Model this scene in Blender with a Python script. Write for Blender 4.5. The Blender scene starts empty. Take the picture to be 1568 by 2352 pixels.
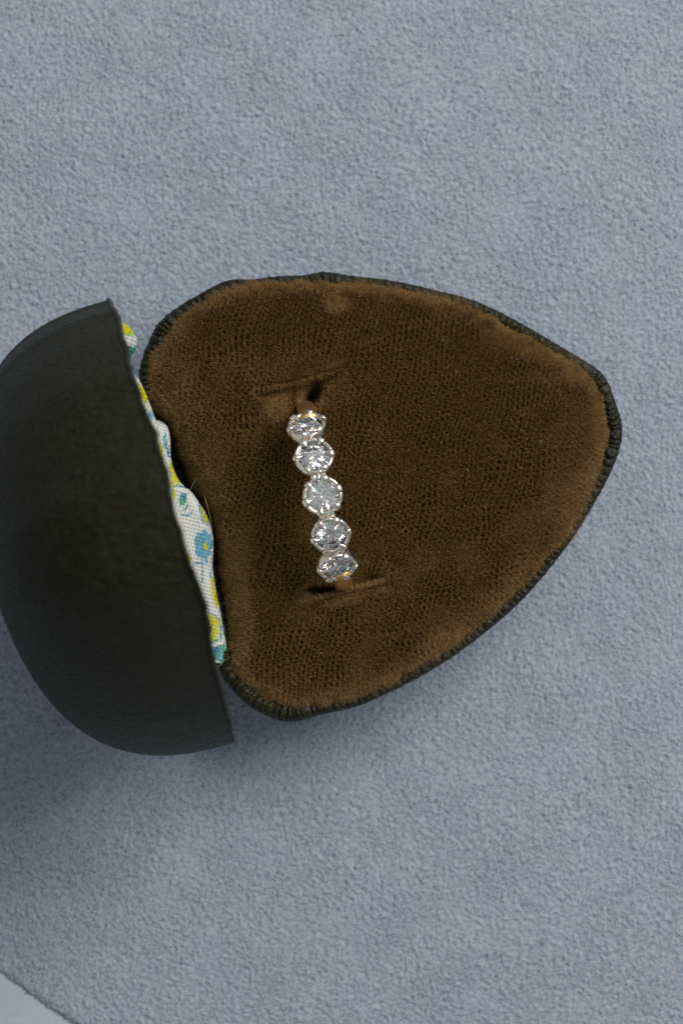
import bpy, math
import numpy as np
from mathutils import Vector

rng = np.random.default_rng(7)
scene = bpy.context.scene

# ------------------------------------------------------------------ camera
# one Blender unit is one centimetre; the cloth lies at z = 0, the rim of the open box at RIM
RIM = 1.5
CAM_H = 30.0
cam_d = bpy.data.cameras.new('camera')
cam = bpy.data.objects.new('camera', cam_d)
scene.collection.objects.link(cam)
cam.location = (0, 0, RIM + CAM_H)
cam_d.sensor_fit = 'VERTICAL'
cam_d.sensor_height = 36.0
cam_d.lens = 36.0 * CAM_H / 11.2
cam_d.clip_start = 1.0
cam_d.clip_end = 500
cam_d.dof.use_dof = True
cam_d.dof.focus_distance = CAM_H - 0.45
cam_d.dof.aperture_fstop = 0.28
cam_d.dof.aperture_blades = 0
scene.camera = cam

# ------------------------------------------------------------------ light
world = bpy.data.worlds.new('World')
scene.world = world
world.use_nodes = True
bg = world.node_tree.nodes['Background']
wt = world.node_tree
# the room: pale walls, brighter on the side of the window, dimmer on the far side
_tc = wt.nodes.new('ShaderNodeTexCoord'); _dot = wt.nodes.new('ShaderNodeVectorMath'); _dot.operation = 'DOT_PRODUCT'
_dot.inputs[1].default_value = (0.45, 0.60, 0.66)
_rp = wt.nodes.new('ShaderNodeValToRGB')
wt.links.new(_tc.outputs['Generated'], _dot.inputs[0]); wt.links.new(_dot.outputs['Value'], _rp.inputs[0])
_rp.color_ramp.elements[0].position = 0.0; _rp.color_ramp.elements[0].color = (0.30, 0.30, 0.30, 1)
_el = _rp.color_ramp.elements.new(0.55); _el.color = (0.42, 0.43, 0.44, 1)
_rp.color_ramp.elements[-1].position = 1.0; _rp.color_ramp.elements[-1].color = (1.15, 1.2, 1.22, 1)
wt.links.new(_rp.outputs[0], bg.inputs[0])
bg.inputs[1].default_value = 0.55

def area_light(name, loc, target, sx, sy, watts, colour):
    d = bpy.data.lights.new(name, 'AREA')
    d.shape = 'RECTANGLE'; d.size = sx; d.size_y = sy
    d.energy = watts; d.color = colour
    o = bpy.data.objects.new(name, d)
    scene.collection.objects.link(o)
    o.location = loc
    o.rotation_euler = (Vector(target) - Vector(loc)).to_track_quat('-Z', 'Y').to_euler()
    return o

area_light('window_light', (32, 28, 48), (0, 0, 0), 34, 34, 29000, (1.0, 0.975, 0.94))

scene.view_settings.view_transform = 'Standard'
scene.view_settings.look = 'None'
scene.view_settings.exposure = 0
scene.view_settings.gamma = 1
scene.cycles.max_bounces = 16
scene.cycles.transmission_bounces = 14
scene.cycles.diffuse_bounces = 4
scene.cycles.glossy_bounces = 6
scene.cycles.sample_clamp_indirect = 6
scene.cycles.use_denoising = False
scene.cycles.use_adaptive_sampling = False

# ------------------------------------------------------------------ helpers
S = 210.0                                    # reference units per centimetre at the rim plane
def P(x, y):
    return ((x - 784.0) / S, -(y - 1176.0) / S)

def spline(pts, n, closed=True):
    """Catmull-Rom through pts, resampled to n points of equal spacing."""
    p = np.array(pts, float)
    out = []
    m = len(p)
    segs = range(m) if closed else range(m - 1)
    for i in segs:
        if closed:
            a, b, c, d = p[i - 1], p[i], p[(i + 1) % m], p[(i + 2) % m]
        else:
            a, b, c, d = p[max(i - 1, 0)], p[i], p[i + 1], p[min(i + 2, m - 1)]
        t = np.linspace(0, 1, 24, endpoint=False)[:, None]
        out.append(0.5 * ((2 * b) + (-a + c) * t + (2 * a - 5 * b + 4 * c - d) * t ** 2 + (-a + 3 * b - 3 * c + d) * t ** 3))
    q = np.vstack(out)
    q = np.vstack([q, q[:1] if closed else p[-1:]])
    seg = np.linalg.norm(np.diff(q, axis=0), axis=1)
    s = np.concatenate([[0], np.cumsum(seg)])
    u = np.linspace(0, s[-1], n + 1)[:-1] if closed else np.linspace(0, s[-1], n)
    return np.stack([np.interp(u, s, q[:, k]) for k in range(q.shape[1])], 1)

def noise2(shape, wl, seed, aniso=None, low=1.0):
    """Band-limited random field, wl = wavelength in cells (wl, wl2, angle for stretched ones)."""
    r = np.random.default_rng(seed)
    f = np.fft.rfft2(r.standard_normal(shape))
    ky = np.fft.fftfreq(shape[0])[:, None]; kx = np.fft.rfftfreq(shape[1])[None, :]
    if aniso:
        w2, ang = aniso
        a = kx * math.cos(ang) + ky * math.sin(ang); b = -kx * math.sin(ang) + ky * math.cos(ang)
        k = np.sqrt((a * wl) ** 2 + (b * w2) ** 2)
    else:
        k = np.sqrt(kx ** 2 + ky ** 2) * wl
    h = np.fft.irfft2(f * (np.maximum(k, 1e-4) ** low) * np.exp(-k ** 2 * 1.1), s=shape)
    return h / h.std()

def bilerp(F, fx, fy):
    h, w = F.shape
    fx = np.clip(fx, 0, w - 1.001); fy = np.clip(fy, 0, h - 1.001)
    i = fx.astype(int); j = fy.astype(int); a = fx - i; b = fy - j
    return F[j, i] * (1 - a) * (1 - b) + F[j, i + 1] * a * (1 - b) + F[j + 1, i] * (1 - a) * b + F[j + 1, i + 1] * a * b

def poly_sdf(x, y, poly):
    """signed distance to a closed polygon, positive inside"""
    x = np.asarray(x, float); y = np.asarray(y, float)
    d = np.full(x.shape, 1e9); c = np.zeros(x.shape, bool)
    n = len(poly)
    for i in range(n):
        ax, ay = poly[i]; bx, by = poly[(i + 1) % n]
        dx, dy = bx - ax, by - ay
        t = np.clip(((x - ax) * dx + (y - ay) * dy) / (dx * dx + dy * dy + 1e-12), 0, 1)
        d = np.minimum(d, (x - ax - t * dx) ** 2 + (y - ay - t * dy) ** 2)
        if ay != by:
            hit = ((ay > y) != (by > y)) & (x < (bx - ax) * (y - ay) / (by - ay) + ax)
            c ^= hit
    d = np.sqrt(d)
    return np.where(c, d, -d)

def mesh_from(name, verts, faces, smooth=True):
    """verts (n,3), faces (m,3) or (m,4) arrays or a list of both"""
    me = bpy.data.meshes.new(name)
    verts = np.asarray(verts, np.float32)
    groups = faces if isinstance(faces, list) else [faces]
    groups = [np.asarray(g, np.int32) for g in groups if len(g)]
    loops = np.concatenate([g.ravel() for g in groups])
    sizes = np.concatenate([np.full(len(g), g.shape[1], np.int32) for g in groups])
    starts = np.concatenate([[0], np.cumsum(sizes)[:-1]]).astype(np.int32)
    me.vertices.add(len(verts)); me.vertices.foreach_set('co', verts.ravel())
    me.loops.add(len(loops)); me.loops.foreach_set('vertex_index', loops)
    me.polygons.add(len(sizes)); me.polygons.foreach_set('loop_start', starts)
    me.polygons.foreach_set('loop_total', sizes)
    me.update(calc_edges=True)
    me.polygons.foreach_set('use_smooth', np.full(len(sizes), smooth))
    me.validate()
    return me

def obj(name, me, mat, parent=None, label=None):
    me.name = name
    if mat and not me.materials:
        me.materials.append(mat)
    o = bpy.data.objects.new(name, me)
    scene.collection.objects.link(o)
    if parent:
        o.parent = parent
    if label:
        o['label'] = label
    return o

def thing(name, label, cat):
    o = bpy.data.objects.new(name, None)
    scene.collection.objects.link(o)
    o['label'] = label; o['category'] = cat
    return o

def smooth(a, b, x):
    t = np.clip((x - a) / (b - a), 0, 1)
    return t * t * (3 - 2 * t)

def grid_faces(nr, nc, wrap_c=False, wrap_r=False):
    r = np.arange(nr if wrap_r else nr - 1); c = np.arange(nc if wrap_c else nc - 1)
    R, C = np.meshgrid(r, c, indexing='ij')
    R2 = (R + 1) % nr; C2 = (C + 1) % nc
    return np.stack([R * nc + C, R * nc + C2, R2 * nc + C2, R2 * nc + C], -1).reshape(-1, 4)

def loft(rings, closed=True, cap_last=False, cap_first=False, flip=False):
    n = len(rings); m = len(rings[0])
    v = np.vstack(rings)
    f = grid_faces(n, m, wrap_c=closed)
    tri = []
    if cap_last:
        v = np.vstack([v, rings[-1].mean(0)[None]])
        k = len(v) - 1; b = (n - 1) * m
        tri += [(b + i, b + (i + 1) % m, k) for i in range(m)]
    if cap_first:
        v = np.vstack([v, rings[0].mean(0)[None]])
        k = len(v) - 1
        tri += [((i + 1) % m, i, k) for i in range(m)]
    tri = np.array(tri, int).reshape(-1, 3)
    if flip:
        f = f[:, ::-1]; tri = tri[:, ::-1]
    return v, ([f, tri] if len(tri) else [f])

def tube(path, radii, sides=8, closed=False, flat=None):
    path = np.asarray(path, float); n = len(path)
    radii = np.broadcast_to(np.asarray(radii, float), (n,))
    if closed:
        T = np.roll(path, -1, 0) - np.roll(path, 1, 0)
    else:
        T = np.gradient(path, axis=0)
    T /= np.linalg.norm(T, axis=1)[:, None] + 1e-12
    up = np.array([0, 0, 1.0])
    if flat is not None:
        up = np.asarray(flat, float)
    N = np.cross(np.broadcast_to(up, T.shape), T)
    ln = np.linalg.norm(N, axis=1)[:, None]
    N = np.where(ln > 1e-3, N / (ln + 1e-12), np.array([1.0, 0, 0]))
    B = np.cross(T, N)
    a = np.linspace(0, 2 * np.pi, sides, endpoint=False)
    V = path[:, None] + radii[:, None, None] * (np.cos(a)[None, :, None] * N[:, None] + np.sin(a)[None, :, None] * B[:, None])
    f = [grid_faces(n, sides, wrap_c=True, wrap_r=closed)]
    V = V.reshape(-1, 3)
    if not closed:
        V = np.vstack([V, path[:1] - T[:1] * radii[0] * .5, path[-1:] + T[-1:] * radii[-1] * .5])
        k = len(V)
        f.append(np.array([((i + 1) % sides, i, k - 2) for i in range(sides)] +
                          [((n - 1) * sides + i, (n - 1) * sides + (i + 1) % sides, k - 1) for i in range(sides)]))
    return V, f

def join(parts):
    vs, q, t = [], [], []
    o = 0
    for v, fs in parts:
        vs.append(np.asarray(v))
        for f in (fs if isinstance(fs, list) else [fs]):
            f = np.asarray(f)
            if len(f):
                (q if f.shape[1] == 4 else t).append(f + o)
        o += len(v)
    return np.vstack(vs), [np.vstack(x) for x in (q, t) if x]

def point_colour(me, cols):
    a = me.color_attributes.new('print', 'FLOAT_COLOR', 'POINT')
    c = np.ones((len(me.vertices), 4), np.float32); c[:, :3] = cols
    a.data.foreach_set('color', c.ravel())

def lin(c):
    c = np.asarray(c, float) / 255.0
    return np.where(c <= 0.04045, c / 12.92, ((c + 0.055) / 1.055) ** 2.4)

# ------------------------------------------------------------------ materials
class M:
    def __init__(s, name):
        s.m = bpy.data.materials.new(name); s.m.use_nodes = True
        s.t = s.m.node_tree; s.b = s.t.nodes['Principled BSDF']
    def n(s, kind, **kw):
        x = s.t.nodes.new(kind)
        for k, v in kw.items():
            if k.startswith('_'):
                setattr(x, k[1:], v)
            else:
                x.inputs[k.replace('__', ' ')].default_value = v
        return x
    def l(s, a, b):
        s.t.links.new(a, b)
    def set(s, **kw):
        for k, v in kw.items():
            s.b.inputs[k.replace('_', ' ')].default_value = v
        return s
    def coords(s, scale=(1, 1, 1), rot=(0, 0, 0)):
        c = s.n('ShaderNodeTexCoord'); mp = s.n('ShaderNodeMapping')
        mp.inputs['Scale'].default_value = scale; mp.inputs['Rotation'].default_value = rot
        s.l(c.outputs['Object'], mp.inputs[0]); return mp.outputs[0]
    def ramp(s, fac, stops):
        r = s.n('ShaderNodeValToRGB'); s.l(fac, r.inputs[0])
        e = r.color_ramp.elements
        while len(e) < len(stops): e.new(0.5)
        for k, (p, c) in enumerate(stops):
            e[k].position = p; e[k].color = (*c, 1)
        return r.outputs[0]
    def bump(s, h, strength, dist, normal=None):
        b = s.n('ShaderNodeBump', Strength=strength, Distance=dist); s.l(h, b.inputs['Height'])
        if normal: s.l(normal, b.inputs['Normal'])
        return b.outputs[0]

def suede_material():
    m = M('blue_suede'); m.set(Roughness=0.95, Sheen_Weight=0.25, Sheen_Roughness=0.5)
    m.b.inputs['Specular IOR Level'].default_value = 0.1
    v = m.coords()
    n1 = m.n('ShaderNodeTexNoise', Scale=14, Detail=5, Roughness=0.7); m.l(v, n1.inputs[0])
    n2 = m.n('ShaderNodeTexNoise', Scale=1.1, Detail=3); m.l(v, n2.inputs[0])
    c1 = m.ramp(n1.outputs[0], [(0.30, (0.31, 0.39, 0.47)), (0.5, (0.39, 0.45, 0.525)), (0.72, (0.49, 0.515, 0.565))])
    c2 = m.ramp(n2.outputs[0], [(0.3, (0.93, 0.955, 0.985)), (0.7, (0.99, 0.98, 0.965))])
    mx = m.n('ShaderNodeMix', _data_type='RGBA', _blend_type='MULTIPLY'); mx.inputs[0].default_value = 1
    m.l(c1, mx.inputs[6]); m.l(c2, mx.inputs[7])
    n5 = m.n('ShaderNodeTexNoise', Scale=24, Detail=3, Roughness=0.7, Distortion=0.8); m.l(v, n5.inputs[0])
    fleck = m.ramp(n5.outputs[0], [(0.34, (0.50, 0.60, 0.70)), (0.47, (0.98, 0.98, 0.98)), (0.7, (1.06, 1.05, 1.04))])
    m2 = m.n('ShaderNodeMix', _data_type='RGBA', _blend_type='MULTIPLY'); m2.inputs[0].default_value = 1
    m.l(mx.outputs[2], m2.inputs[6]); m.l(fleck, m2.inputs[7]); m.l(m2.outputs[2], m.b.inputs['Base Color'])
    n3 = m.n('ShaderNodeTexNoise', Scale=21, Detail=3, Roughness=0.65, Distortion=0.4); m.l(v, n3.inputs[0])
    # the nap is combed thicker in some places than in others
    np_ = m.n('ShaderNodeTexNoise', Scale=1.6, Detail=3, Roughness=0.6); m.l(v, np_.inputs[0])
    nr = m.ramp(np_.outputs[0], [(0.35, (0.45, 0.45, 0.45)), (0.65, (1.15, 1.15, 1.15))])
    nm = m.n('ShaderNodeMath', _operation='MULTIPLY'); m.l(n3.outputs[0], nm.inputs[0]); m.l(nr, nm.inputs[1])
    n4 = m.n('ShaderNodeTexNoise', Scale=60, Detail=2, Roughness=0.6); m.l(v, n4.inputs[0])
    m.l(m.bump(n4.outputs[0], 0.5, 0.015, m.bump(nm.outputs[0], 0.8, 0.045)), m.b.inputs['Normal'])
    return m.m

def tabletop_material():
    m = M('pale_tabletop'); m.set(Roughness=0.9)
    v = m.coords()
    n1 = m.n('ShaderNodeTexNoise', Scale=16, Detail=6, Roughness=0.7); m.l(v, n1.inputs[0])
    m.l(m.ramp(n1.outputs[0], [(0.3, (0.43, 0.53, 0.62)), (0.7, (0.51, 0.585, 0.66))]), m.b.inputs['Base Color'])
    m.l(m.bump(n1.outputs[0], 0.3, 0.02), m.b.inputs['Normal'])
    return m.m

def leather_material(name, lo, hi, rough, scale, stretch, bump_d, spec, rot=(0, 0, 0)):
    m = M(name); m.set(Roughness=rough)
    m.b.inputs['Specular IOR Level'].default_value = spec
    v = m.coords(stretch, rot)
    vo = m.n('ShaderNodeTexVoronoi', _feature='DISTANCE_TO_EDGE', Scale=scale); m.l(v, vo.inputs[0])
    n1 = m.n('ShaderNodeTexNoise', Scale=scale * .6, Detail=5, Roughness=0.65, Distortion=0.6); m.l(v, n1.inputs[0])
    n2 = m.n('ShaderNodeTexNoise', Scale=1.3, Detail=4); m.l(m.coords(), n2.inputs[0])
    gr = m.n('ShaderNodeMix', _data_type='RGBA', _blend_type='MULTIPLY'); gr.inputs[0].default_value = 1
    m.l(m.ramp(n2.outputs[0], [(0.3, lo), (0.7, hi)]), gr.inputs[6])
    m.l(m.ramp(n1.outputs[0], [(0.32, (0.68, 0.68, 0.66)), (0.52, (1.0, 1.0, 1.0)), (0.70, (1.32, 1.32, 1.30))]), gr.inputs[7])  # grain tone, with relief shading put into the colour: hollows darker, ridges lighter
    m.l(gr.outputs[2], m.b.inputs['Base Color'])
    m.l(m.ramp(n1.outputs[0], [(0.2, (rough - .1,) * 3), (0.8, (rough + .12,) * 3)]), m.b.inputs['Roughness'])
    b1 = m.bump(vo.outputs[0], 0.8, bump_d)
    m.l(m.bump(n1.outputs[0], 0.8, bump_d * 1.2, b1), m.b.inputs['Normal'])
    return m.m

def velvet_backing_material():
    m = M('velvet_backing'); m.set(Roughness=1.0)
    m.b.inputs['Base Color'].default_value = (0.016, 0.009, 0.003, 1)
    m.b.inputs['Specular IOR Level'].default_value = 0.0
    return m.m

def velvet_pile_material():
    m = M('velvet_pile'); m.set(Roughness=0.55, Sheen_Weight=0.45, Sheen_Roughness=0.45)
    m.b.inputs['Specular IOR Level'].default_value = 0.45
    m.b.inputs['Specular Tint'].default_value = (1.0, 0.72, 0.42, 1)
    m.b.inputs['Sheen Tint'].default_value = (1.0, 0.56, 0.18, 1)
    v = m.coords()
    n = m.n('ShaderNodeTexNoise', Scale=26, Detail=3); m.l(v, n.inputs[0])
    m.l(m.ramp(n.outputs[0], [(0.3, (0.100, 0.058, 0.020)), (0.7, (0.275, 0.160, 0.057))]), m.b.inputs['Base Color'])
    return m.m

def metal(name, col, rough):
    m = M(name); m.set(Metallic=1.0, Roughness=rough)
    m.b.inputs['Base Color'].default_value = (*col, 1)
    n = m.n('ShaderNodeTexNoise', Scale=22, Detail=3); m.l(m.coords(), n.inputs[0])
    m.l(m.bump(n.outputs[0], 0.12, 0.02), m.b.inputs['Normal'])
    return m.m

def diamond_material():
    m = M('diamond'); t = m.t
    t.nodes.remove(m.b)
    out = [x for x in t.nodes if x.type == 'OUTPUT_MATERIAL'][0]
    prev = m.n('ShaderNodeBsdfGlass', Color=(.88, .88, .88, 1), IOR=2.418, Roughness=0.0)
    for col, ior in (((.10, 0, 0, 1), 2.402), ((0, .10, 0, 1), 2.418), ((0, 0, .10, 1), 2.442)):
        g = m.n('ShaderNodeBsdfGlass', Color=col, IOR=ior, Roughness=0.0)
        if prev is None: prev = g
        else:
            a = m.n('ShaderNodeAddShader'); m.l(prev.outputs[0], a.inputs[0]); m.l(g.outputs[0], a.inputs[1]); prev = a
    m.l(prev.outputs[0], out.inputs[0])
    return m.m

def print_material():
    m = M('printed_cotton'); m.set(Roughness=0.9)
    m.b.inputs['Specular IOR Level'].default_value = 0.1
    a = m.n('ShaderNodeVertexColor', _layer_name='print')
    uv = m.coords((1, 1, 1), (0, 0, 0.27))
    w1 = m.n('ShaderNodeTexWave', _bands_direction='X', Scale=8.2, Distortion=0.9); m.l(uv, w1.inputs[0]); w1.inputs['Detail Scale'].default_value = 6
    w2 = m.n('ShaderNodeTexWave', _bands_direction='Y', Scale=8.2, Distortion=0.9); m.l(uv, w2.inputs[0]); w2.inputs['Detail Scale'].default_value = 6
    ad = m.n('ShaderNodeMath', _operation='ADD'); m.l(w1.outputs['Fac'], ad.inputs[0]); m.l(w2.outputs['Fac'], ad.inputs[1])
    m.l(m.bump(ad.outputs[0], 0.5, 0.012), m.b.inputs['Normal'])
    mx = m.n('ShaderNodeMix', _data_type='RGBA', _blend_type='MULTIPLY'); mx.inputs[0].default_value = 1
    m.l(a.outputs[0], mx.inputs[6])
    m.l(m.ramp(ad.outputs[0], [(0.15, (0.72, 0.72, 0.70)), (0.6, (1, 1, 1))]), mx.inputs[7])
    m.l(mx.outputs[2], m.b.inputs['Base Color'])
    return m.m

MAT = dict(
    suede=suede_material(), table=tabletop_material(),
    shell=leather_material('olive_black_leather', (0.0195, 0.0200, 0.0085), (0.0225, 0.0225, 0.0098), 0.44, 17, (0.38, 1.7, 1.0), 0.06, 0.13),
    piping=leather_material('pleated_leather', (0.013, 0.013, 0.005), (0.024, 0.023, 0.009), 0.27, 22, (1, 1, 1), 0.02, 0.32),
    backing=velvet_backing_material(), pile=velvet_pile_material(),
    white_gold=metal('white_gold', (0.88, 0.83, 0.76), 0.24), gold=metal('rose_gold', (0.90, 0.58, 0.25), 0.40),
    diamond=diamond_material(), printed=print_material())

# ------------------------------------------------------------------ cloth and tabletop
def axis(fine_half_lo, fine_half_hi, step, far):
    fine = np.arange(fine_half_lo, fine_half_hi + 1e-6, step)
    out = []; x = 0; d = step
    while x < far:
        d *= 1.25; x += d; out.append(x)
    out = np.array(out)
    return np.concatenate([(fine[0] - out)[::-1], fine, fine[-1] + out])

CLOTH_T = 0.05
def build_cloth():
    xs = axis(-4.2, 4.2, 0.0165, 10.0); ys = axis(-6.2, 6.2, 0.0165, 10.0)
    X, Y = np.meshgrid(xs, ys)
    # tufts on a regular grid, looked up by warped position
    step = 0.0165; N = 1400
    tuft = noise2((N, N), 2.1, 1, low=0.5)
    tuft_l = noise2((N, N), 2.0, 3, (3.6, math.radians(-38)), low=0.3)        # longer streaks combed down to the right
    tuft_r = noise2((N, N), 2.0, 4, (3.6, math.radians(68)), low=0.3)
    wx = noise2((N, N), 60, 5); wy = noise2((N, N), 60, 6)
    gx = X / step + N / 2; gy = Y / step + N / 2
    ax = bilerp(wx, gx, gy) * 2; ay = bilerp(wy, gx, gy) * 2
    inside = (np.abs(X) < 7.5) & (np.abs(Y) < 7.5)
    t0 = bilerp(tuft, gx + ax, gy + ay); tl = bilerp(tuft_l, gx + ax, gy + ay); tr = bilerp(tuft_r, gx + ax, gy + ay)
    w = np.clip(0.5 + Y / 7, 0, 1)
    st = tl * w + tr * (1 - w)
    h = 0.55 * t0 + 0.35 * st - 1.5 * smooth(1.0, 2.4, st * 0.8 - t0 * 0.6)                            # crevices cut deeper than the tufts stand up
    low = bilerp(noise2((N, N), 110, 8), gx, gy)
    Z = np.where(inside, h * 0.013, 0) + low * 0.007
    # the cut edge at lower left, rolling down to the tabletop
    f = 31.5 / 30.0
    ax0, ay0 = P(0, 2237); bx0, by0 = P(175, 2352)
    ax0 *= f; ay0 *= f; bx0 *= f; by0 *= f
    dx, dy = bx0 - ax0, by0 - ay0; L = math.hypot(dx, dy)
    t = ((X - ax0) * dx + (Y - ay0) * dy) / L
    s = (-(X - ax0) * dy + (Y - ay0) * dx) / L                       # positive up and right of the edge
    s = s + 0.012 * np.sin(t * 2.1) + 0.010 * bilerp(tuft, gx, gy)
    R = 0.09
    drop = np.where(s < R, CLOTH_T * (1 - np.sqrt(np.clip(1 - ((R - s) / R) ** 2, 0, 1))), 0)
    Z = Z - np.minimum(drop, CLOTH_T)
    v = np.stack([X, Y, Z], -1).reshape(-1, 3)
    fcs = grid_faces(len(ys), len(xs))
    keep = (s.ravel()[fcs] > 0).any(1)
    fcs = fcs[keep]
    used = np.unique(fcs); remap = np.full(len(v), -1); remap[used] = np.arange(len(used))
    o = obj('suede_cloth', mesh_from('suede_cloth', v[used], remap[fcs]), MAT['suede'])
    o['label'] = 'large blue-grey suede cloth with mottled nap lying under the ring box'
    o['category'] = 'cloth'
    return o
build_cloth()
xs = np.linspace(-18, 18, 25)
X, Y = np.meshgrid(xs, xs)
tb = obj('tabletop', mesh_from('tabletop', np.stack([X, Y, np.full_like(X, -CLOTH_T - 0.004)], -1).reshape(-1, 3), grid_faces(25, 25)), MAT['table'])
tb['kind'] = 'structure'

# ------------------------------------------------------------------ outlines (traced at the rim plane)
OUT = [(320, 905), (318, 860), (326, 820), (340, 785), (362, 742), (405, 706), (450, 678), (520, 643), (580, 640), (640, 633), (700, 630),
       (745, 623), (800, 631), (900, 643), (1000, 665), (1100, 693), (1200, 743), (1280, 790), (1350, 832), (1386, 860), (1404, 895), (1420, 940),
       (1430, 985), (1424, 1030), (1400, 1092), (1350, 1182), (1290, 1272), (1190, 1388), (1070, 1488), (960, 1558), (830, 1620), (740, 1642),
       (665, 1660), (600, 1640), (550, 1604), (505, 1545), (488, 1480), (470, 1380), (452, 1290), (425, 1190), (385, 1090), (350, 990)]
VEL = [(338, 905), (338, 860), (350, 815), (372, 775), (410, 728), (460, 692), (525, 660), (590, 648), (650, 644), (740, 646), (850, 650),
       (950, 668), (1060, 692), (1150, 737), (1250, 790), (1335, 842), (1375, 880), (1388, 920), (1400, 975), (1394, 1040), (1368, 1110),
       (1335, 1185), (1278, 1262), (1180, 1370), (1085, 1455), (985, 1518), (890, 1575), (820, 1603), (740, 1618), (670, 1624), (605, 1600),
       (565, 1570), (528, 1533), (518, 1470), (510, 1400), (500, 1320), (492, 1240), (470, 1170), (436, 1110), (404, 1050), (385, 985), (352, 945)]
out_px = spline(OUT, 1500)
vel_px = spline(VEL, 260)
def to_w(a):
    return np.stack([(a[:, 0] - 784) / S, -(a[:, 1] - 1176) / S], 1)
out_w = to_w(out_px); vel_w = to_w(vel_px)

box = thing('ring_box', 'open heart-shaped ring box in dark olive leather with brown velvet inside', 'ring box')

# ------------------------------------------------------------------ base shell
def inset_rings(outline, centre, depth, power, n):
    """profile of a shell: outline shrinking towards centre with depth; yields (points, depth)"""
    rings = []
    for k in range(n):
        a = k / (n - 1)
        q = math.sin(a * math.pi / 2)
        s = max(1 - q ** power, 0) ** (1 / power)
        if k == n - 1: s = 0.02
        soft = np.array(outline)
        c = np.asarray(centre)
        p = c + (soft - c) * s
        if s < 0.9:                                       # the notch fills out as the dome closes
            r = np.linalg.norm(p - c, axis=1)
            m = (0.9 - s) / 0.9
            rr = r * (1 - m) + np.maximum(r, np.mean(r) * 0.9) * m
            p = c + (p - c) / (r[:, None] + 1e-9) * rr[:, None]
        rings.append((p, depth * q))
    return rings

base_c = np.array(P(850, 1150))
o240 = to_w(spline(OUT, 240))
rings = []
inner = base_c + (o240 - base_c) * 0.955
rings.append(np.column_stack([inner, np.full(240, RIM - 0.35)]))
rings.append(np.column_stack([inner, np.full(240, RIM - 0.10)]))
rings.append(np.column_stack([base_c + (o240 - base_c) * 0.985, np.full(240, RIM - 0.06)]))
for p, d in inset_rings(o240 * 1.0, base_c, RIM - 0.01, 2.6, 18):
    rings.append(np.column_stack([p, np.full(240, RIM - 0.09 - d * (RIM - 0.09 - 0.012) / (RIM - 0.01))]))
v, f = loft(rings, cap_last=True)
obj('base_shell', mesh_from('base_shell', v, f), MAT['shell'], box)

# ------------------------------------------------------------------ pleated piping round the base
def build_piping():
    n = 2600
    c = to_w(spline(OUT, n))
    T = np.roll(c, -1, 0) - np.roll(c, 1, 0); T /= np.linalg.norm(T, axis=1)[:, None]
    Nn = np.stack([T[:, 1], -T[:, 0]], 1)                 # sign fixed below so that it points inwards
    if ((c + Nn * .05 - base_c) ** 2).sum() > ((c - base_c) ** 2).sum(): Nn = -Nn
    # width from the traced gap between the outlines
    gap = -poly_sdf(c[:, 0], c[:, 1], vel_w)
    k = np.ones(61) / 61
    gap = np.convolve(np.concatenate([gap[-30:], gap, gap[:30]]), k, 'valid')
    rad = np.clip(gap * 0.5 + 0.024, 0.050, 0.10)
    # pleats of uneven length
    s = 0; edges = [0]
    r = np.random.default_rng(3)
    tot = np.linalg.norm(np.roll(c, -1, 0) - c, axis=1).sum()
    ds = tot / n
    while s < tot:
        s += r.uniform(0.05, 0.12); edges.append(s)
    edges = np.array(edges) * tot / edges[-1]
    amp = r.uniform(0.5, 1.4, len(edges)); slant = r.uniform(-0.03, 0.03, len(edges)); size = r.uniform(-0.05, 0.09, len(edges))
    sides = 18
    a = np.linspace(0, 2 * np.pi, sides, endpoint=False)
    S_ = (np.arange(n) * ds)[:, None] + np.sin(a)[None] * np.interp(np.arange(n) * ds, edges, slant)[:, None] + 0.010 * np.cos(a * 2)[None]
    S_ = S_ % tot
    idx = np.clip(np.searchsorted(edges, S_, side='right') - 1, 0, len(edges) - 2)
    u = (S_ - edges[idx]) / (edges[idx + 1] - edges[idx])
    pl = 1 - 0.42 * amp[idx] * (1 - np.sqrt(np.clip(1 - (2 * u - 1) ** 2, 0, 1))) + size[idx]
    # bunched lumps where the leather was gathered
    px = spline(OUT, n)
    for (bx, by, br, ba) in ((742, 632, 26, .28), (520, 648, 20, .25), (360, 748, 26, .22), (1388, 866, 24, .08), (668, 1652, 24, .2), (1098, 697, 14, .15), (330, 830, 20, .1), (850, 1612, 14, .12)):
        d2 = ((px - (bx, by)) ** 2).sum(1)
        rad = rad * (1 + ba * np.exp(-d2 / (2 * br * br)))
    rad = rad * (1 + 0.16 * np.clip((600 - px[:, 0]) / 150, 0, 1) * (px[:, 1] < 900))
    wob = 1 + 0.07 * np.sin(np.arange(n) * 2 * np.pi * 23 / n) * np.sin(np.arange(n) * 2 * np.pi * 7 / n + 1)
    rad = rad * wob
    cen = c + Nn * rad[:, None]
    notch = np.clip((470 + 0.1 * (px[:, 1] - 1200) - px[:, 0]) / 40, 0, 1) * (px[:, 1] > 930) * (px[:, 1] < 1500)
    zc = RIM - 0.06 - notch * 0.5
    R_ = rad[:, None] * pl
    x = cen[:, None, 0] + Nn[:, None, 0] * np.cos(a) * R_
    y = cen[:, None, 1] + Nn[:, None, 1] * np.cos(a) * R_
    z = zc[:, None] + np.sin(a) * R_ * 0.95
    V = np.stack([x, y, z], -1).reshape(-1, 3)
    me = mesh_from('piping', V, grid_faces(n, sides, wrap_c=True, wrap_r=True))
    obj('piping', me, MAT['piping'], box, 'finely pleated dark olive leather edge round the velvet')
build_piping()

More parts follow.
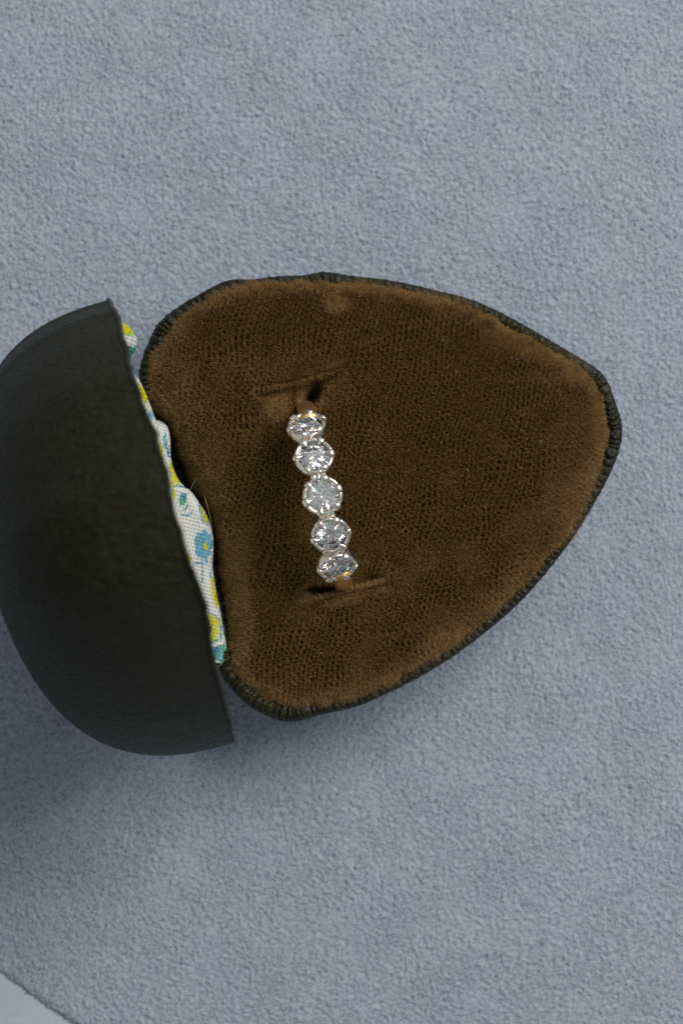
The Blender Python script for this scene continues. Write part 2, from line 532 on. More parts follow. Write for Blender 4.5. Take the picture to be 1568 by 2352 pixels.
# ------------------------------------------------------------------ velvet pad
PX0, PY0, STEP = 300.0, 600.0, 4.0
NX, NY = 286, 266
gxp = PX0 + np.arange(NX) * STEP; gyp = PY0 + np.arange(NY) * STEP
GX, GY = np.meshgrid(gxp, gyp)
sd = poly_sdf(GX, GY, vel_px)
sd_soft = sd + 2.5 * noise2((NY, NX), 9, 21)

def seg(x, y, a, b):
    ax, ay = a; bx, by = b
    L = math.hypot(bx - ax, by - ay)
    t = ((x - ax) * (bx - ax) + (y - ay) * (by - ay)) / L / L
    side = ((x - ax) * (by - ay) - (y - ay) * (bx - ax)) / L
    return t, side

def smooth(a, b, x):
    t = np.clip((x - a) / (b - a), 0, 1)
    return t * t * (3 - 2 * t)

def pad_height(x, y, sdv):
    R = 42.0 + 22 * smooth(900, 1200, x)
    q = np.clip((R - sdv) / R, 0, 1.25)
    roll = np.where(q < 1, 1 - np.sqrt(np.clip(1 - q ** 2, 0, 1)), 1 + (q - 1) * 3)
    z = 0.055 + 0.13 * smooth(0, 260, sdv) - 0.19 * roll
    # the notch side sinks deeper
    z = z - 0.62 * np.exp(-np.clip(sdv, 0, None) / 26) * smooth(620, 480, x) * smooth(900, 1000, y) * smooth(1560, 1450, y)
    # top slit: lip above, pad sinks below it towards the ring
    curve = 10 * np.sin(np.pi * np.clip((x - 590) / 190, 0, 1))
    t, d = seg(x, y + curve * -0.4, (588, 898), (782, 850))
    d = -d
    win = smooth(-0.12, 0.12, t) * smooth(1.12, 0.86, t)
    below = smooth(-3, 5, d)
    z = z - win * below * 0.26 * np.exp(-np.clip(d, 0, None) / 52)
    z = z + win * 0.02 * np.exp(-((d + 20) / 28) ** 2)
    z = z - 0.75 * np.exp(-(((x - 718 + (y - 905) * .3) / 25) ** 2 + ((y - 908) / 34) ** 2) ** 1.5) * smooth(-2, 6, d)
    z = z + 0.07 * np.exp(-(((x - 652) / 42) ** 2 + ((y - 935) / 34) ** 2)) * below
    # bottom slit: pad above sinks into it, the far lip stands up
    t, d = seg(x, y, (690, 1384), (888, 1334))
    win = smooth(-0.12, 0.15, t) * smooth(1.1, 0.8, t)
    above = smooth(-3, 5, d)
    z = z - win * above * 0.24 * np.exp(-np.clip(d, 0, None) / 40)
    z = z + win * 0.025 * np.exp(-((d + 20) / 26) ** 2)
    z = z - 0.70 * np.exp(-(((x - 752) / 44) ** 2 + ((y - 1358) / 16) ** 2) ** 1.5) * smooth(-2, 5, d)
    # dents and swells
    z = z + 0.05 * np.exp(-(((x - 775) / 38) ** 2 + ((y - 690) / 26) ** 2))
    z = z - 0.035 * np.exp(-(((x - 560) / 18) ** 2 + ((y - 1440) / 40) ** 2))
    z = z + 0.03 * np.exp(-(((x - 1010) / 90) ** 2 + ((y - 1480) / 25) ** 2))
    z = z - 0.03 * np.exp(-(((x - 1230) / 110) ** 2 + ((y - 860) / 18) ** 2))
    z = z - 0.05 * np.exp(-(((x - 745) / 55) ** 2 + ((y - 1140) / 150) ** 2))
    return z
PH = pad_height(GX, GY, sd_soft) + 0.006 * noise2((NY, NX), 26, 22)
lean_x = noise2((NY, NX), 34, 31); lean_y = noise2((NY, NX), 34, 32); tone = noise2((NY, NX), 26, 33)
gw = np.stack([(GX - 784) / S, -(GY - 1176) / S, RIM + PH], -1).reshape(-1, 3)
ff = grid_faces(NY, NX)
ff = ff[(sd.ravel()[ff] > -9).all(1)][:, ::-1]
used = np.unique(ff); rm = np.full(len(gw), -1); rm[used] = np.arange(len(used))
pad = obj('velvet_pad', mesh_from('velvet_pad', gw[used], rm[ff]), MAT['backing'], box, 'brown velvet cushion with two slits holding the ring')

SGY, SGX = np.gradient(noise2((NY, NX), 30, 41) * 1.5 + sd, STEP, STEP)
# patches where the nap has been brushed flat: x, y, radii, amount, direction
BRUSHED = [(775, 690, 34, 26, 1.0, -.3, -1), (650, 935, 52, 36, 1.1, -.9, -.4), (668, 878, 30, 13, .8, .1, 1), (715, 866, 22, 11, 1.0, .2, 1), (758, 853, 20, 13, .7, .1, 1), (780, 842, 14, 14, .5, .4, 1),
           (768, 1378, 26, 13, .9, -.1, -1), (812, 1366, 24, 14, .9, -.2, -1), (848, 1354, 20, 10, .6, -.1, -1), (882, 1350, 16, 14, .6, .3, -1),
           (720, 1350, 30, 26, .9, -1, .2), (560, 1300, 30, 90, .5, -1, 0), (560, 1450, 24, 70, .8, -1, 0), (850, 1330, 50, 18, .8, .5, .8), (1060, 1460, 110, 26, .8, .3, -1),
           (1320, 1130, 60, 130, .5, .8, -.6), (900, 1330, 40, 30, .3, -1, 0), (420, 900, 40, 90, .35, -1, 0), (800, 1200, 30, 90, .35, 1, 0), (1150, 800, 120, 25, .4, .4, 1), (480, 1060, 50, 60, .3, -1, 0)]
def build_pile():
    K = 560000
    r = np.random.default_rng(11)
    x = r.uniform(310, 1412, int(K * 1.75)); y = r.uniform(635, 1635, int(K * 1.75))
    s = bilerp(sd_soft, (x - PX0) / STEP, (y - PY0) / STEP)
    ok = s > 0
    x = x[ok][:K]; y = y[ok][:K]; s = s[ok][:K]
    n = len(x)
    fx = (x - PX0) / STEP; fy = (y - PY0) / STEP
    z = bilerp(PH, fx, fy)
    gxx = np.gradient(PH, STEP / S, axis=1); gyy = np.gradient(PH, STEP / S, axis=0)
    hx = bilerp(gxx, fx, fy); hy = -bilerp(gyy, fx, fy)
    N = np.stack([-hx, -hy, np.ones(n)], 1); N /= np.linalg.norm(N, axis=1)[:, None]
    # knitted ground: staggered pits, rows along the ring direction
    ang = math.radians(13)
    wob = bilerp(lean_x, fx, fy) * 5
    u = (x * math.cos(ang) + y * math.sin(ang) + wob) / 11.2; w = (-x * math.sin(ang) + y * math.cos(ang) + wob) / 14.0
    row = np.floor(u)
    du = u - row - 0.5; dw = (w + 0.5 * (row % 2)) % 1 - 0.5
    jx = np.sin(row * 12.9898 + np.floor(w) * 78.2) * 0.12
    pit = np.exp(-(((du + jx) / 0.29) ** 2 + (dw / 0.36) ** 2) ** 1.3)
    edge = smooth(46, 8, s)
    strength = np.clip(0.75 + 0.3 * bilerp(lean_y, fx, fy), 0.2, 1.0) * (1 - 0.8 * edge)
    for cx, cy, rx, ry, amp, dxx, dyy in BRUSHED:
        strength = strength * (1 - 0.85 * min(amp, 1) * np.exp(-(((x - cx) / rx) ** 2 + ((y - cy) / ry) ** 2) ** 1.2))
    keep = r.random(n) > pit * 0.97 * strength
    x, y, z, N, pit, du, dw, s, fx, fy, strength = [q[keep] for q in (x, y, z, N, pit, du, dw, s, fx, fy, strength)]
    n = len(x)
    Ln = 0.060 * r.uniform(0.7, 1.2, n) * (0.55 + 0.45 * smooth(0, 16, s)) * (1 - 0.6 * pit * strength)
    sgx = bilerp(SGX, fx, fy); sgy = bilerp(SGY, fx, fy)              # inward direction from the edge
    ea = np.clip(1.0 + 0.45 * bilerp(tone, fx, fy), 0.2, 2.0) * (0.75 + 0.5 * smooth(800, 1300, x)) * (1 - 0.6 * smooth(560, 480, x) * smooth(930, 1000, y))
    wide = smooth(110 + 50 * smooth(900, 1300, x), 0, s) ** 2 * 0.5 + smooth(26, 4, s) * 2.3
    lx = 0.07 * bilerp(lean_x, fx, fy) + 0.05 - sgx * ea * wide
    ly = 0.07 * bilerp(lean_y, fx, fy) + 0.03 + sgy * ea * wide
    for cx, cy, rx, ry, amp, dxx, dyy in BRUSHED:
        g = amp * np.exp(-(((x - cx) / rx) ** 2 + ((y - cy) / ry) ** 2) ** 1.2)
        lx = lx + g * dxx; ly = ly + g * dyy
    # fibres gather away from the pits
    gather = 0.55 * strength
    gx = du * gather * 1.0; gy = dw * gather * 1.0
    ca, sa = math.cos(ang), math.sin(ang)
    gxw = (gx * ca - gy * sa); gyw = -(gx * sa + gy * ca)
    D = N + np.stack([lx + gxw, ly + gyw, np.zeros(n)], 1) + r.normal(0, 0.155, (n, 3))
    D /= np.linalg.norm(D, axis=1)[:, None]
    base = np.stack([(x - 784) / S, -(y - 1176) / S, RIM + z - 0.004], 1)
    phi = r.uniform(0, 2 * np.pi, n)
    s0 = np.cross(D, np.array([0, 0, 1.0])); s0 /= np.linalg.norm(s0, axis=1)[:, None] + 1e-9
    s1 = np.cross(D, s0); tw = r.normal(0, 0.55, n)[:, None]
    side = s0 * np.cos(tw) + s1 * np.sin(tw)                          # ribbons lie mostly face up
    wd = 0.0024
    flip = np.cross(side, D)[:, 2] < 0
    side[flip] *= -1
    mid = base + D * (Ln * 0.6)[:, None]
    bend = r.normal(0, 0.008, (n, 3))
    tip = base + D * Ln[:, None] + bend + np.stack([lx, ly, -0.1 * np.ones(n)], 1) * 0.010
    Gn = np.cross(side, D); CN = N * 0.45 + Gn; CN /= np.linalg.norm(CN, axis=1)[:, None]; CN[:, 2] = np.maximum(CN[:, 2], 0.15); CN /= np.linalg.norm(CN, axis=1)[:, None]
    V = np.stack([base - side * wd, base + side * wd, mid + side * wd, mid - side * wd, tip], 1).reshape(-1, 3)
    i = np.arange(n)[:, None] * 5
    q = i + np.array([[0, 1, 2, 3]]); t = i + np.array([[3, 2, 4]])
    me = mesh_from('velvet_pile', V, [q, t])
    me.normals_split_custom_set_from_vertices(np.repeat(CN, 5, 0).astype(np.float32))
    o = obj('velvet_pile', me, MAT['pile'], pad)
    o['kind'] = 'stuff'
build_pile()

# ------------------------------------------------------------------ lid
E = np.array([0.273, 0.962]); E /= np.linalg.norm(E)     # hinge direction in the reference
A = np.array([E[1], -E[0]])                              # away from the hinge
M0 = np.array([388.0, 1201.0])
LEAN = math.radians(4.5)
e3 = np.array([E[0], -E[1], 0]); a3 = np.array([A[0], -A[1], 0])
up3 = a3 * math.sin(LEAN) + np.array([0, 0, math.cos(LEAN)])
back3 = -a3 * math.cos(LEAN) + np.array([0, 0, math.sin(LEAN)])
m3 = np.array([*P(*M0), RIM + 0.02]) + a3 * 0.012
def lid_pt(u, v, d):
    u = np.asarray(u, float)[..., None]; v = np.asarray(v, float)[..., None]; d = np.asarray(d, float)[..., None]
    return m3 + e3 * u + up3 * v + back3 * d

def lid_outline(n):
    rel = spline(OUT, n) - M0
    u = rel @ E; v = rel @ A
    u = np.where(u > 0, u * 0.964, u * 1.004)
    return np.stack([u, v], 1) / S

lid = lid_outline(300)
lid_c = np.array([lid[:, 0].mean(), 2.0])
def build_lid():
    rings = []
    wave = 0.020 * np.sin(lid[:, 0] * 4.3 + 1) + 0.008 * np.sin(lid[:, 0] * 11 + lid[:, 1] * 3) + 0.002 * np.sin(lid[:, 0] * 27)
    inner = lid_c + (lid - lid_c) * 0.93
    rings.append(lid_pt(inner[:, 0], inner[:, 1], 0.5))
    rings.append(lid_pt(inner[:, 0], inner[:, 1], 0.10 + wave))
    i2 = lid_c + (lid - lid_c) * 0.955
    rings.append(lid_pt(i2[:, 0], i2[:, 1], 0.02 + wave))
    i3 = lid_c + (lid - lid_c) * 0.985
    rings.append(lid_pt(i3[:, 0], i3[:, 1], -0.005 + wave))
    first = True
    for p, d in inset_rings(lid, lid_c, 1.9, 2.6, 44):
        fade = math.exp(-d * 3)
        rings.append(lid_pt(p[:, 0], p[:, 1], d + 0.02 + wave * fade))
    v, f = loft(rings, cap_last=True)
    e = lid_outline(900); wv = np.interp(np.arange(900), np.arange(300) * 3, wave)
    nz = np.convolve(np.random.default_rng(9).standard_normal(912), np.hanning(12) / 3, 'valid')[:900]
    pth = lid_pt(e[:, 0], e[:, 1], 0.008 + wv + 0.003 * nz)
    ev, ef = tube(pth, 0.020 + 0.005 * np.abs(nz), 8, closed=True, flat=back3)
    obj('lid_edge', mesh_from('lid_edge', ev, ef), MAT['piping'], box, 'turned leather edge of the lid, slightly uneven')
    obj('lid_shell', mesh_from('lid_shell', v, f), MAT['shell'], box, 'domed dark olive leather lid standing upright')
build_lid()

# ------------------------------------------------------------------ printed cotton: colours of the print
WHITE = lin((222, 222, 216)); YEL = lin((205, 200, 30)); YG = lin((150, 185, 70)); TEAL = lin((80, 160, 140)); BLUE = lin((90, 155, 185)); LBL = lin((110, 185, 205)); DB = lin((70, 130, 165))
def paint(col, x, y, shapes):
    cx_, cy_ = np.floor(x / 3.6), np.floor(y / 3.6)
    h1 = np.sin(cx_ * 127.1 + cy_ * 311.7) * 43758.5; h2 = np.sin(cx_ * 269.5 + cy_ * 183.3) * 43758.5
    h1 = h1 - np.floor(h1); h2 = h2 - np.floor(h2)
    x = x + (h1 - .5) * 4.2; y = y + (h2 - .5) * 4.2
    for sh in shapes:
        kind = sh[0]
        if kind == 'e':
            _, cx, cy, rx, ry, c, ang = sh
            ca, sa = math.cos(math.radians(ang)), math.sin(math.radians(ang))
            u = ((x - cx) * ca + (y - cy) * sa) / rx; w = (-(x - cx) * sa + (y - cy) * ca) / ry
            th = np.arctan2(w, u)
            m = np.sqrt(u * u + w * w) < 1 + 0.07 * np.sin(th * 5 + cx) + 0.06 * np.sin(th * 9 + cy) + 0.10 * np.sin(x * 1.1 + cy) * np.sin(y * 1.1)
        else:
            _, pts, wd, c = sh
            d = np.full(x.shape, 1e9)
            for (x0, y0), (x1, y1) in zip(pts[:-1], pts[1:]):
                L2 = (x1 - x0) ** 2 + (y1 - y0) ** 2
                t = np.clip(((x - x0) * (x1 - x0) + (y - y0) * (y1 - y0)) / L2, 0, 1)
                d = np.minimum(d, np.hypot(x - x0 - t * (x1 - x0), y - y0 - t * (y1 - y0)))
            m = d < wd * (0.85 + 0.3 * np.sin(x * .9 + y * .7))
        k = (0.80 + 0.20 * h1[m])[:, None]
        col[m] = np.asarray(c) * k + col[m] * (1 - k) * 0.8
    return col
FLAP_PRINT = [
    ('e', 346, 976, 5, 8, BLUE, 0), ('l', [(349, 986), (364, 999)], 1.9, BLUE),
    ('l', [(377, 988), (379, 1004)], 1.8, BLUE), ('l', [(378, 1004), (381, 1024), (384, 1036)], 3.4, TEAL), ('l', [(384, 1036), (386, 1048)], 2.6, DB),
    ('l', [(354, 1029), (376, 1023)], 2.2, DB), ('l', [(322, 935), (330, 950)], 2.5, BLUE),
    ('e', 398, 1090, 20, 27, YEL, -18), ('e', 400, 1062, 10, 7, YG, 0), ('e', 388, 1093, 4, 12, TEAL, 0), ('e', 404, 1087, 3.5, 5, LBL, 0), ('e', 392, 1072, 3, 6, YG, 0),
    ('l', [(396, 1116), (412, 1118), (427, 1121)], 2.4, TEAL), ('l', [(418, 1120), (428, 1124)], 3, DB),
    ('e', 421, 1146, 9, 15, TEAL, 10), ('e', 424, 1140, 4, 6, DB, 0),
    ('l', [(391, 1140), (399, 1170), (407, 1204)], 5, YEL), ('e', 403, 1156, 5, 5, TEAL, 0), ('e', 398, 1172, 3, 6, LBL, 0),
    ('l', [(432, 1158), (430, 1166), (424, 1171)], 2.4, DB), ('l', [(410, 1178), (420, 1184), (430, 1184), (442, 1178)], 2.4, BLUE),
    ('e', 467, 1176, 11, 31, BLUE, -12), ('e', 468, 1176, 7, 28, YEL, -12), ('e', 469, 1172, 3, 10, WHITE, -12),
    ('e', 467, 1252, 20, 33, BLUE, 0), ('l', [(452, 1225), (480, 1240), (455, 1262), (478, 1275)], 1.6, LBL), ('e', 471, 1254, 6, 11, TEAL, -20), ('e', 472, 1255, 4, 9, YEL, -20),
    ('l', [(464, 1284), (466, 1300), (465, 1338)], 1.9, BLUE), ('l', [(476, 1286), (470, 1300)], 1.6, BLUE), ('l', [(430, 1301), (445, 1294), (463, 1292)], 2.4, BLUE),
    ('l', [(419, 1258), (424, 1272), (425, 1290)], 2.2, DB), ('l', [(441, 1338), (446, 1342)], 2.5, LBL),
    ('l', [(485, 1330), (489, 1360), (497, 1390)], 6, YEL), ('l', [(481, 1316), (484, 1330)], 2, BLUE), ('l', [(495, 1365), (499, 1380)], 3, YG),
    ('l', [(448, 1364), (455, 1388), (463, 1406), (470, 1406), (484, 1407), (500, 1422), (505, 1445), (506, 1468)], 2.6, BLUE),
    ('e', 482, 1444, 20, 34, YEL, 0), ('e', 477, 1446, 10, 11, TEAL, 0), ('e', 476, 1447, 6, 6, LBL, 0),
    ('l', [(509, 1436), (512, 1456)], 1.8, TEAL), ('l', [(486, 1474), (504, 1468)], 2.6, TEAL),
    ('e', 504, 1500, 17, 20, TEAL, 0), ('e', 498, 1493, 6, 9, DB, 0), ('e', 488, 1513, 8, 7, TEAL, 0), ('e', 509, 1512, 4, 4, LBL, 0), ('e', 498, 1518, 4, 3, WHITE, 0)]

# ------------------------------------------------------------------ lid lining: padded heart inside the lid, its lower lobes swelling past the rim
def build_lining():
    # swell past the rim along the hinge direction (reference y at the rim line -> amount)
    ty = [690, 728, 738, 765, 800, 822, 832, 862, 880, 910, 940, 975, 1100, 1300, 1500, 1700]
    tb_ = [-40, -20, 34, 44, 42, 30, 12, 12, 20, 26, 29, 32, 30, 25, 10, -40]
    rel = np.array([[250 + (yy - 685) * 0.2843, yy] for yy in ty]) - M0
    tu = (rel @ E) / S
    n = 260
    L = lid_outline(n)
    rings = []; cols = []
    ts = np.concatenate([np.linspace(0.02, 0.8, 20), np.linspace(0.82, 1.0, 26)])
    for t in ts:
        p = lid_c + (L - lid_c) * (0.965 * t)
        B = np.interp(p[:, 0], tu, tb_) / S
        low = smooth(1.7, 0.7, p[:, 1])
        prof = math.sqrt(max(0, 1 - ((t - 0.9) / 0.1) ** 2)) if t > 0.9 else 1.0
        bulge = np.where(B > 0, B * low, B)
        d = 0.16 - (0.16 + bulge) * prof + (1 - smooth(0.3, 0.9, t)) * 0.9
        rings.append(lid_pt(p[:, 0], p[:, 1], d))
        x = p[:, 0] * S; y = p[:, 1] * S
        c = np.tile(WHITE, (n, 1))
        k = 92.0
        for cx in np.arange(-560, 600, k):
            for cy in np.arange(0, 1000, k * 1.1):
                h = math.sin(cx * 12.3 + cy * 7.7); g = math.sin(cx * 3.1 + cy * 9.3)
                c = paint(c, x, y, [('e', cx + 30 * h, cy + 30 * g, 22, 25, (YEL if h > 0 else BLUE), 0), ('e', cx + 30 * h, cy + 30 * g, 7, 8, (LBL if h > 0 else YEL), 0), ('l', [(cx + 30, cy + 20), (cx + 50, cy + 50)], 3, TEAL)])
        # the pieces seen past the rim
        ub = lambda yy: float(np.interp(yy, ty, tu)) * S
        lowm = y < 340
        bands = [(728, 741, TEAL), (741, 766, YEL), (766, 772, YG), (772, 792, WHITE), (792, 835, TEAL), (835, 852, BLUE), (852, 872, WHITE), (872, 906, YEL), (906, 911, YG), (911, 932, WHITE), (932, 946, BLUE), (946, 990, WHITE)]
        for y0, y1, cc in bands:
            m = lowm & (x > ub(y0 + 25)) & (x <= ub(y1 + 25))
            c[m] = cc
        cols.append(c)
    v, f = loft(rings)
    me = mesh_from('lid_lining', v, f)
    point_colour(me, np.vstack(cols))
    obj('lid_lining', me, MAT['printed'], box, 'white cotton lining of the lid printed with yellow and blue flowers')
build_lining()

# ------------------------------------------------------------------ fabric hinge between lid and base
FLAP_R = [(345, 966), (358, 965), (372, 971), (383, 985), (388, 1010), (389, 1045), (394, 1072), (405, 1098), (420, 1118), (436, 1130), (455, 1156), (470, 1180), (481, 1210), (487, 1240),
          (487, 1270), (485, 1300), (489, 1330), (496, 1370), (503, 1405), (509, 1440), (514, 1468), (518, 1495), (518, 1512), (512, 1522)]
def build_flap():
    n = 420; m = 90
    right = spline(FLAP_R, n, closed=False)
    t = np.linspace(0, 1, n)
    left_a = np.array([300, 955]); left_b = np.array([440, 1525])
    left = left_a + (left_b - left_a) * t[:, None]
    left[:, 0] = np.minimum(left[:, 0], right[:, 0] - 20)
    # the top end is rounded off: right border starts at the rim
    w = np.linspace(0, 1, m)
    X = left[:, None, 0] * (1 - w) + right[:, None, 0] * w
    Y = left[:, None, 1] * (1 - w) + right[:, None, 1] * w
    dist = np.abs(right[:, None, 0] - X)
    R = 20.0
    q = np.clip((R - dist) / R, 0, 1)
    Z = 0.06 + 0.14 * np.clip((dist - 20) / 100, 0, 1) ** 1.5 - 0.13 * (1 - np.sqrt(np.clip(1 - q * q, 0, 1)))
    Z += 0.018 * np.sin(Y / 41.0 + 0.6) + 0.01 * np.sin(Y / 17.0 + X / 22)
    Z = Z - 0.10 * smooth(985, 966, Y)
    Z = RIM + Z
    # tucked skirt
    Zs = np.stack([Z[:, -1] - 0.08, Z[:, -1] - 0.2], 1)
    X = np.concatenate([X, X[:, -1:] - 1, X[:, -1:] - 4], 1); Y = np.concatenate([Y, Y[:, -1:], Y[:, -1:]], 1); Z = np.concatenate([Z, Zs], 1)
    col = np.tile(WHITE, (X.size, 1))
    col = paint(col, X.ravel(), Y.ravel(), FLAP_PRINT)
    v = np.stack([(X - 784) / S, -(Y - 1176) / S, Z], -1).reshape(-1, 3)
    me = mesh_from('fabric_hinge', v, grid_faces(n, m + 2))
    point_colour(me, col)
    o = obj('fabric_hinge', me, MAT['printed'], box, 'white printed cotton strip with yellow and blue flowers joining lid and base')
    sm = o.modifiers.new('thickness', 'SOLIDIFY'); sm.thickness = 0.012
    # loose threads
    th = M('thread'); th.set(Roughness=0.7); th.b.inputs['Base Color'].default_value = (0.35, 0.30, 0.2, 1)
    for pts in ([(436, 1128), (441, 1120), (446, 1110), (450, 1103)], [(470, 1140), (478, 1165), (484, 1190), (487, 1215)], [(349, 967), (352, 962), (350, 955)],
                [(516, 1512), (510, 1524), (500, 1532), (492, 1548)]):
        p = spline(pts, 14, closed=False)
        w_ = to_w(p); zz = RIM + 0.06 + 0.05 * np.sin(np.linspace(0, 3, 14))
        vv, f_ = tube(np.column_stack([w_, zz]), np.linspace(0.003, 0.002, 14), 5)
        obj('loose_thread', mesh_from('loose_thread', vv, f_), th.m, box)
build_flap()

# ------------------------------------------------------------------ ring
ring = thing('diamond_ring', 'gold ring with a row of five round diamonds in claws, standing in the velvet slits', 'ring')
RC = np.array([*P(784 - 47, 1176 - 35), RIM + 0.07])       # centre of the hoop
RR = 1.0                                                    # hoop centre to girdle
rd = np.array([0.211, -0.977, 0]); rd /= np.linalg.norm(rd)
side0 = np.array([-rd[1], rd[0], 0]) * 1.0                  # towards the tip of the heart
TIL = math.radians(1.5)
zz = np.array([0, 0, 1.0])
top3 = zz * math.cos(TIL) + side0 * math.sin(TIL)
side3 = side0 * math.cos(TIL) - zz * math.sin(TIL)
def hoop(theta, radius):
    """theta measured from the top towards the lower end"""
    return RC + radius * (rd * math.sin(theta) + top3 * math.cos(theta))

def band():
    n = 96
    th = np.linspace(math.radians(56), math.radians(304), n)
    rings = []
    for t in th:
        k = min(abs(t - math.pi) / math.radians(124), 1)
        wdt = 0.075 + 0.022 * k; thk = 0.045 + 0.018 * k
        c = hoop(t, 1.0) + side3 * 0.035; rad = (rd * math.sin(t) + top3 * math.cos(t))
        a = np.linspace(0, 2 * np.pi, 16, endpoint=False)
        rings.append(c + np.outer(np.sign(np.cos(a)) * np.abs(np.cos(a)) ** .8 * wdt, side3) + np.outer(np.sin(a) * thk, rad))
    v, f = loft(rings, cap_last=True, cap_first=True)
    obj('band', mesh_from('band', v, f), MAT['gold'], ring, 'warm gold band going down into the velvet')
    # white gold gallery under the stones, with the small joints between the settings
    parts = []
    rings = []
    for t in np.linspace(math.radians(-58), math.radians(58), 60):
        c = hoop(t, 0.82); rad = (rd * math.sin(t) + top3 * math.cos(t))
        a = np.linspace(0, 2 * np.pi, 14, endpoint=False)
        rings.append(c + np.outer(np.cos(a) * 0.085, side3) + np.outer(np.sin(a) * 0.05, rad))
    parts.append(loft(rings, cap_last=True, cap_first=True))
    obj('gallery', mesh_from('gallery', *join(parts)), MAT['white_gold'], ring, 'white gold rail under the five settings')
    for t in (-37.5, -12.5, 12.5, 37.5):
        t = math.radians(t)
        p = np.array([hoop(t - 0.07, 0.935), hoop(t - .03, 0.955), hoop(t + .03, 0.955), hoop(t + 0.07, 0.935)])
        q = [p + side3 * s for s in (-0.05, 0.0, 0.055)]
        vv, f_ = join([tube(x, [0.026, 0.036, 0.036, 0.026], 8, flat=side3) for x in q])
        obj('joint', mesh_from('joint', vv, f_), MAT['white_gold'], ring)
band()

def brilliant(r=0.163):
    """round brilliant cut, 57 facets, girdle at z = 0"""
    crown, pav, rt = 0.30 * r, 0.86 * r, 0.55 * r
    g = 0.02 * r
    V = []; F = []
    def add(p): V.append(p); return len(V) - 1
    def ringp(rad, z, k, off): return [add((rad * math.cos((i + off) * 2 * math.pi / k), rad * math.sin((i + off) * 2 * math.pi / k), z)) for i in range(k)]
    table = ringp(rt, crown, 8, 0)
    mid = ringp(r * 0.79, crown * 0.52, 8, 0.5)
    gt = ringp(r, g, 16, 0); gb = ringp(r, -g, 16, 0)
    low = ringp(r * 0.27, -pav * 0.76, 8, 0.5)
    cul = add((0, 0, -pav))
    F.append(tuple(table))
    for i in range(8):
        j = (i + 1) % 8
        F.append((table[j], table[i], mid[i]))                            # star
        F.append((table[i], mid[(i - 1) % 8], gt[2 * i], mid[i]))         # bezel
        F.append((mid[i], gt[2 * i], gt[2 * i + 1]))                      # upper girdle
        F.append((mid[i], gt[2 * i + 1], gt[(2 * i + 2) % 16]))
    for i in range(16):
        k = (i + 1) % 16
        F.append((gt[i], gb[i], gb[k], gt[k]))
    for i in range(8):
        F.append((low[i], gb[2 * i + 1], gb[2 * i]))
        F.append((low[i], gb[(2 * i + 2) % 16], gb[2 * i + 1]))
        F.append((cul, low[i], gb[2 * i], low[(i - 1) % 8]))
    me = bpy.data.meshes.new('diamond')
    me.from_pydata(V, [], F)
    import bmesh
    bm = bmesh.new(); bm.from_mesh(me); bmesh.ops.recalc_face_normals(bm, faces=bm.faces); bm.to_mesh(me); bm.free()
    me.materials.append(MAT['diamond'])
    return me

def setting_meshes():
    # cup: flared wall, notched between the bars of the rim
    na = 96
    a = np.linspace(0, 2 * np.pi, na, endpoint=False)
    claw_a = np.arange(6) * math.pi / 3
    dmin = np.min(np.abs((a[:, None] - claw_a[None] + np.pi) % (2 * np.pi) - np.pi), 1)
    near = smooth(0.22, 0.13, dmin)                                       # 1 at a claw
    prof = [(0.100, -0.19), (0.130, -0.18), (0.185, -0.115), (0.207, -0.07), (0.210, -0.03), (0.2100, 0.008), (0.208, 0.026), (0.194, 0.036), (0.171, 0.030), (0.165, 0.006), (0.150, -0.045), (0.110, -0.10), (0.085, -0.15)]
    rings = []
    for k, (r, z) in enumerate(prof):
        dz = np.where((k >= 5) & (k <= 8), -0.045 * near, 0)
        rr = r - np.where((k >= 5) & (k <= 6), 0.010 * near, 0)
        rings.append(np.stack([rr * np.cos(a), rr * np.sin(a), z + dz], 1))
    v, f = loft(rings, cap_first=True)
    cup = mesh_from('setting', v, f)
    cup.materials.append(MAT['white_gold'])
    # claw: wedge rising outside the cup and folding over the crown, pointed towards the table
    path = [(0.200, -0.07), (0.210, -0.03), (0.213, 0.016), (0.204, 0.046), (0.180, 0.058), (0.150, 0.054), (0.118, 0.058)]
    hw = [0.008, 0.022, 0.034, 0.042, 0.040, 0.025, 0.003]
    th = [0.010, 0.012, 0.014, 0.016, 0.014, 0.010, 0.003]
    P3 = np.array([(r, 0, z) for r, z in path])
    P3 = spline(P3, 18, closed=False)
    tt = np.linspace(0, 1, 18); k = np.linspace(0, 1, 7)
    hw = np.interp(tt, k, hw); th = np.interp(tt, k, th)
    T = np.gradient(P3, axis=0); T /= np.linalg.norm(T, axis=1)[:, None]
    Yv = np.array([0, 1.0, 0]); B = np.cross(T, Yv)
    an = np.linspace(0, 2 * np.pi, 10, endpoint=False)
    rings = [P3[i] + np.outer(np.cos(an) * hw[i], Yv) + np.outer(np.sin(an) * th[i], B[i]) for i in range(18)]
    v, f = loft(rings, cap_first=True, cap_last=True)
    claw = mesh_from('claw', v, f)
    claw.materials.append(MAT['white_gold'])
    return cup, claw

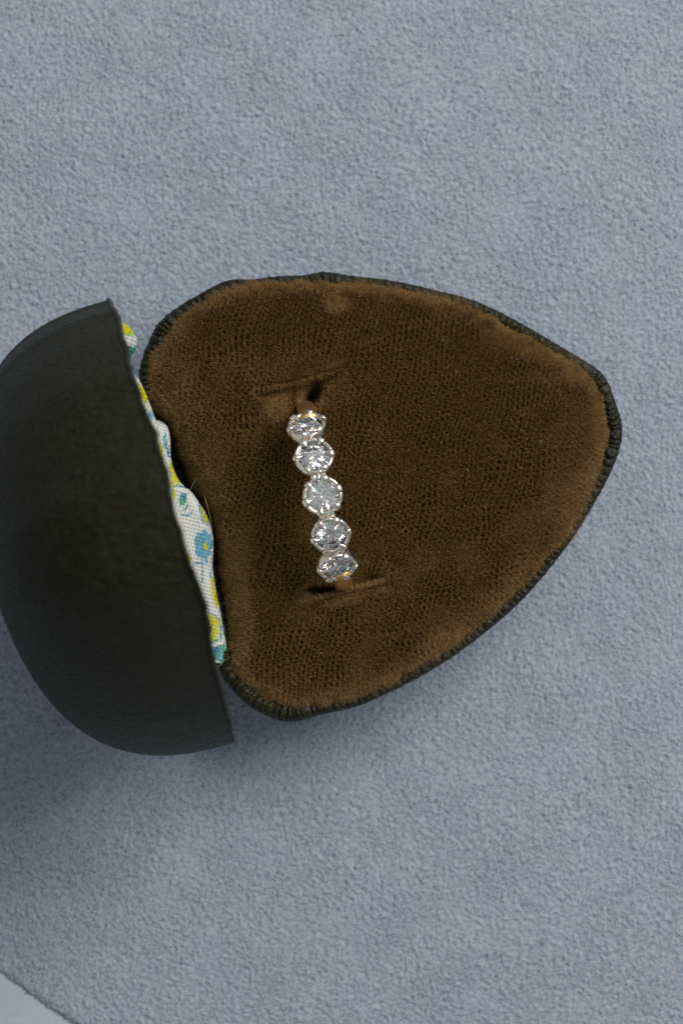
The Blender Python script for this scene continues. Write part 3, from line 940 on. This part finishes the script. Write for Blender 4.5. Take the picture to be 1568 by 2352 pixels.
cup_me, claw_me = setting_meshes()
dia_me = brilliant()
from mathutils import Matrix
spins = [8, 31, 17, 2, 24]
for i, deg in enumerate((-50, -25, 0, 25, 50)):
    t = math.radians(deg)
    nrm = rd * math.sin(t) + top3 * math.cos(t)
    tan = rd * math.cos(t) - top3 * math.sin(t)
    pos = hoop(t, RR)
    s = obj('setting', cup_me, None, ring, ['topmost setting, tipped up the slit', None, 'middle setting facing up', None, 'lowest setting, tipped down the slit'][i])
    mt = Matrix(((side3[0], tan[0], nrm[0], pos[0]), (side3[1], tan[1], nrm[1], pos[1]), (side3[2], tan[2], nrm[2], pos[2]), (0, 0, 0, 1)))
    if np.linalg.det(np.array(mt)[:3, :3]) < 0:
        mt = Matrix(((-side3[0], tan[0], nrm[0], pos[0]), (-side3[1], tan[1], nrm[1], pos[1]), (-side3[2], tan[2], nrm[2], pos[2]), (0, 0, 0, 1)))
    s.matrix_world = mt @ Matrix.Rotation(math.radians([10, -4, 12, 3, -6][i]), 4, 'Z')
    d = obj('diamond', dia_me, None, s)
    d.location = (0, 0, 0.004); d.rotation_euler = (math.radians([1, -1.5, 1, 2, -1][i]), math.radians([2, 1, -1, 1, 0][i]), math.radians(spins[i]))
    for k in range(6):
        c = obj('claw', claw_me, None, s)
        c.rotation_euler = (0, 0, k * math.pi / 3)
        c.scale = (1, [1, .85, 1.1, .9, 1, 1.05][(k + i) % 6], 1)

# ------------------------------------------------------------------ lint on velvet
lm = M('lint_fibre'); lm.set(Roughness=0.6); lm.b.inputs['Base Color'].default_value = (0.42, 0.38, 0.30, 1)
def build_lint():
    r = np.random.default_rng(5); parts = []
    spots = [(720, 936, 9), (826, 682, 5), (866, 742, 7), (851, 1030, 5), (1000, 1388, 5), (1195, 990, 9), (1238, 1016, 8)]
    for _ in range(60):
        spots.append((r.uniform(420, 1350), r.uniform(690, 1560), r.uniform(2, 6)))
    for x, y, L in spots:
        if poly_sdf(np.array([x]), np.array([y]), vel_px)[0] < 25: continue
        a = r.uniform(0, 2 * np.pi)
        n = 6; tt = np.linspace(-.5, .5, n); bend = r.uniform(-.5, .5)
        px = x + L * (tt * math.cos(a) - bend * tt ** 2 * 2 * math.sin(a)); py = y + L * (tt * math.sin(a) + bend * tt ** 2 * 2 * math.cos(a))
        z = RIM + bilerp(PH, (px - PX0) / STEP, (py - PY0) / STEP) + 0.058
        w_ = to_w(np.stack([px, py], 1))
        parts.append(tube(np.column_stack([w_, z]), 0.0022, 4))
    v, f = join(parts)
    o = obj('lint', mesh_from('lint', v, f), lm.m)
    o['kind'] = 'stuff'; o['label'] = 'pale specks of lint caught on the brown velvet'; o['category'] = 'lint'
build_lint()
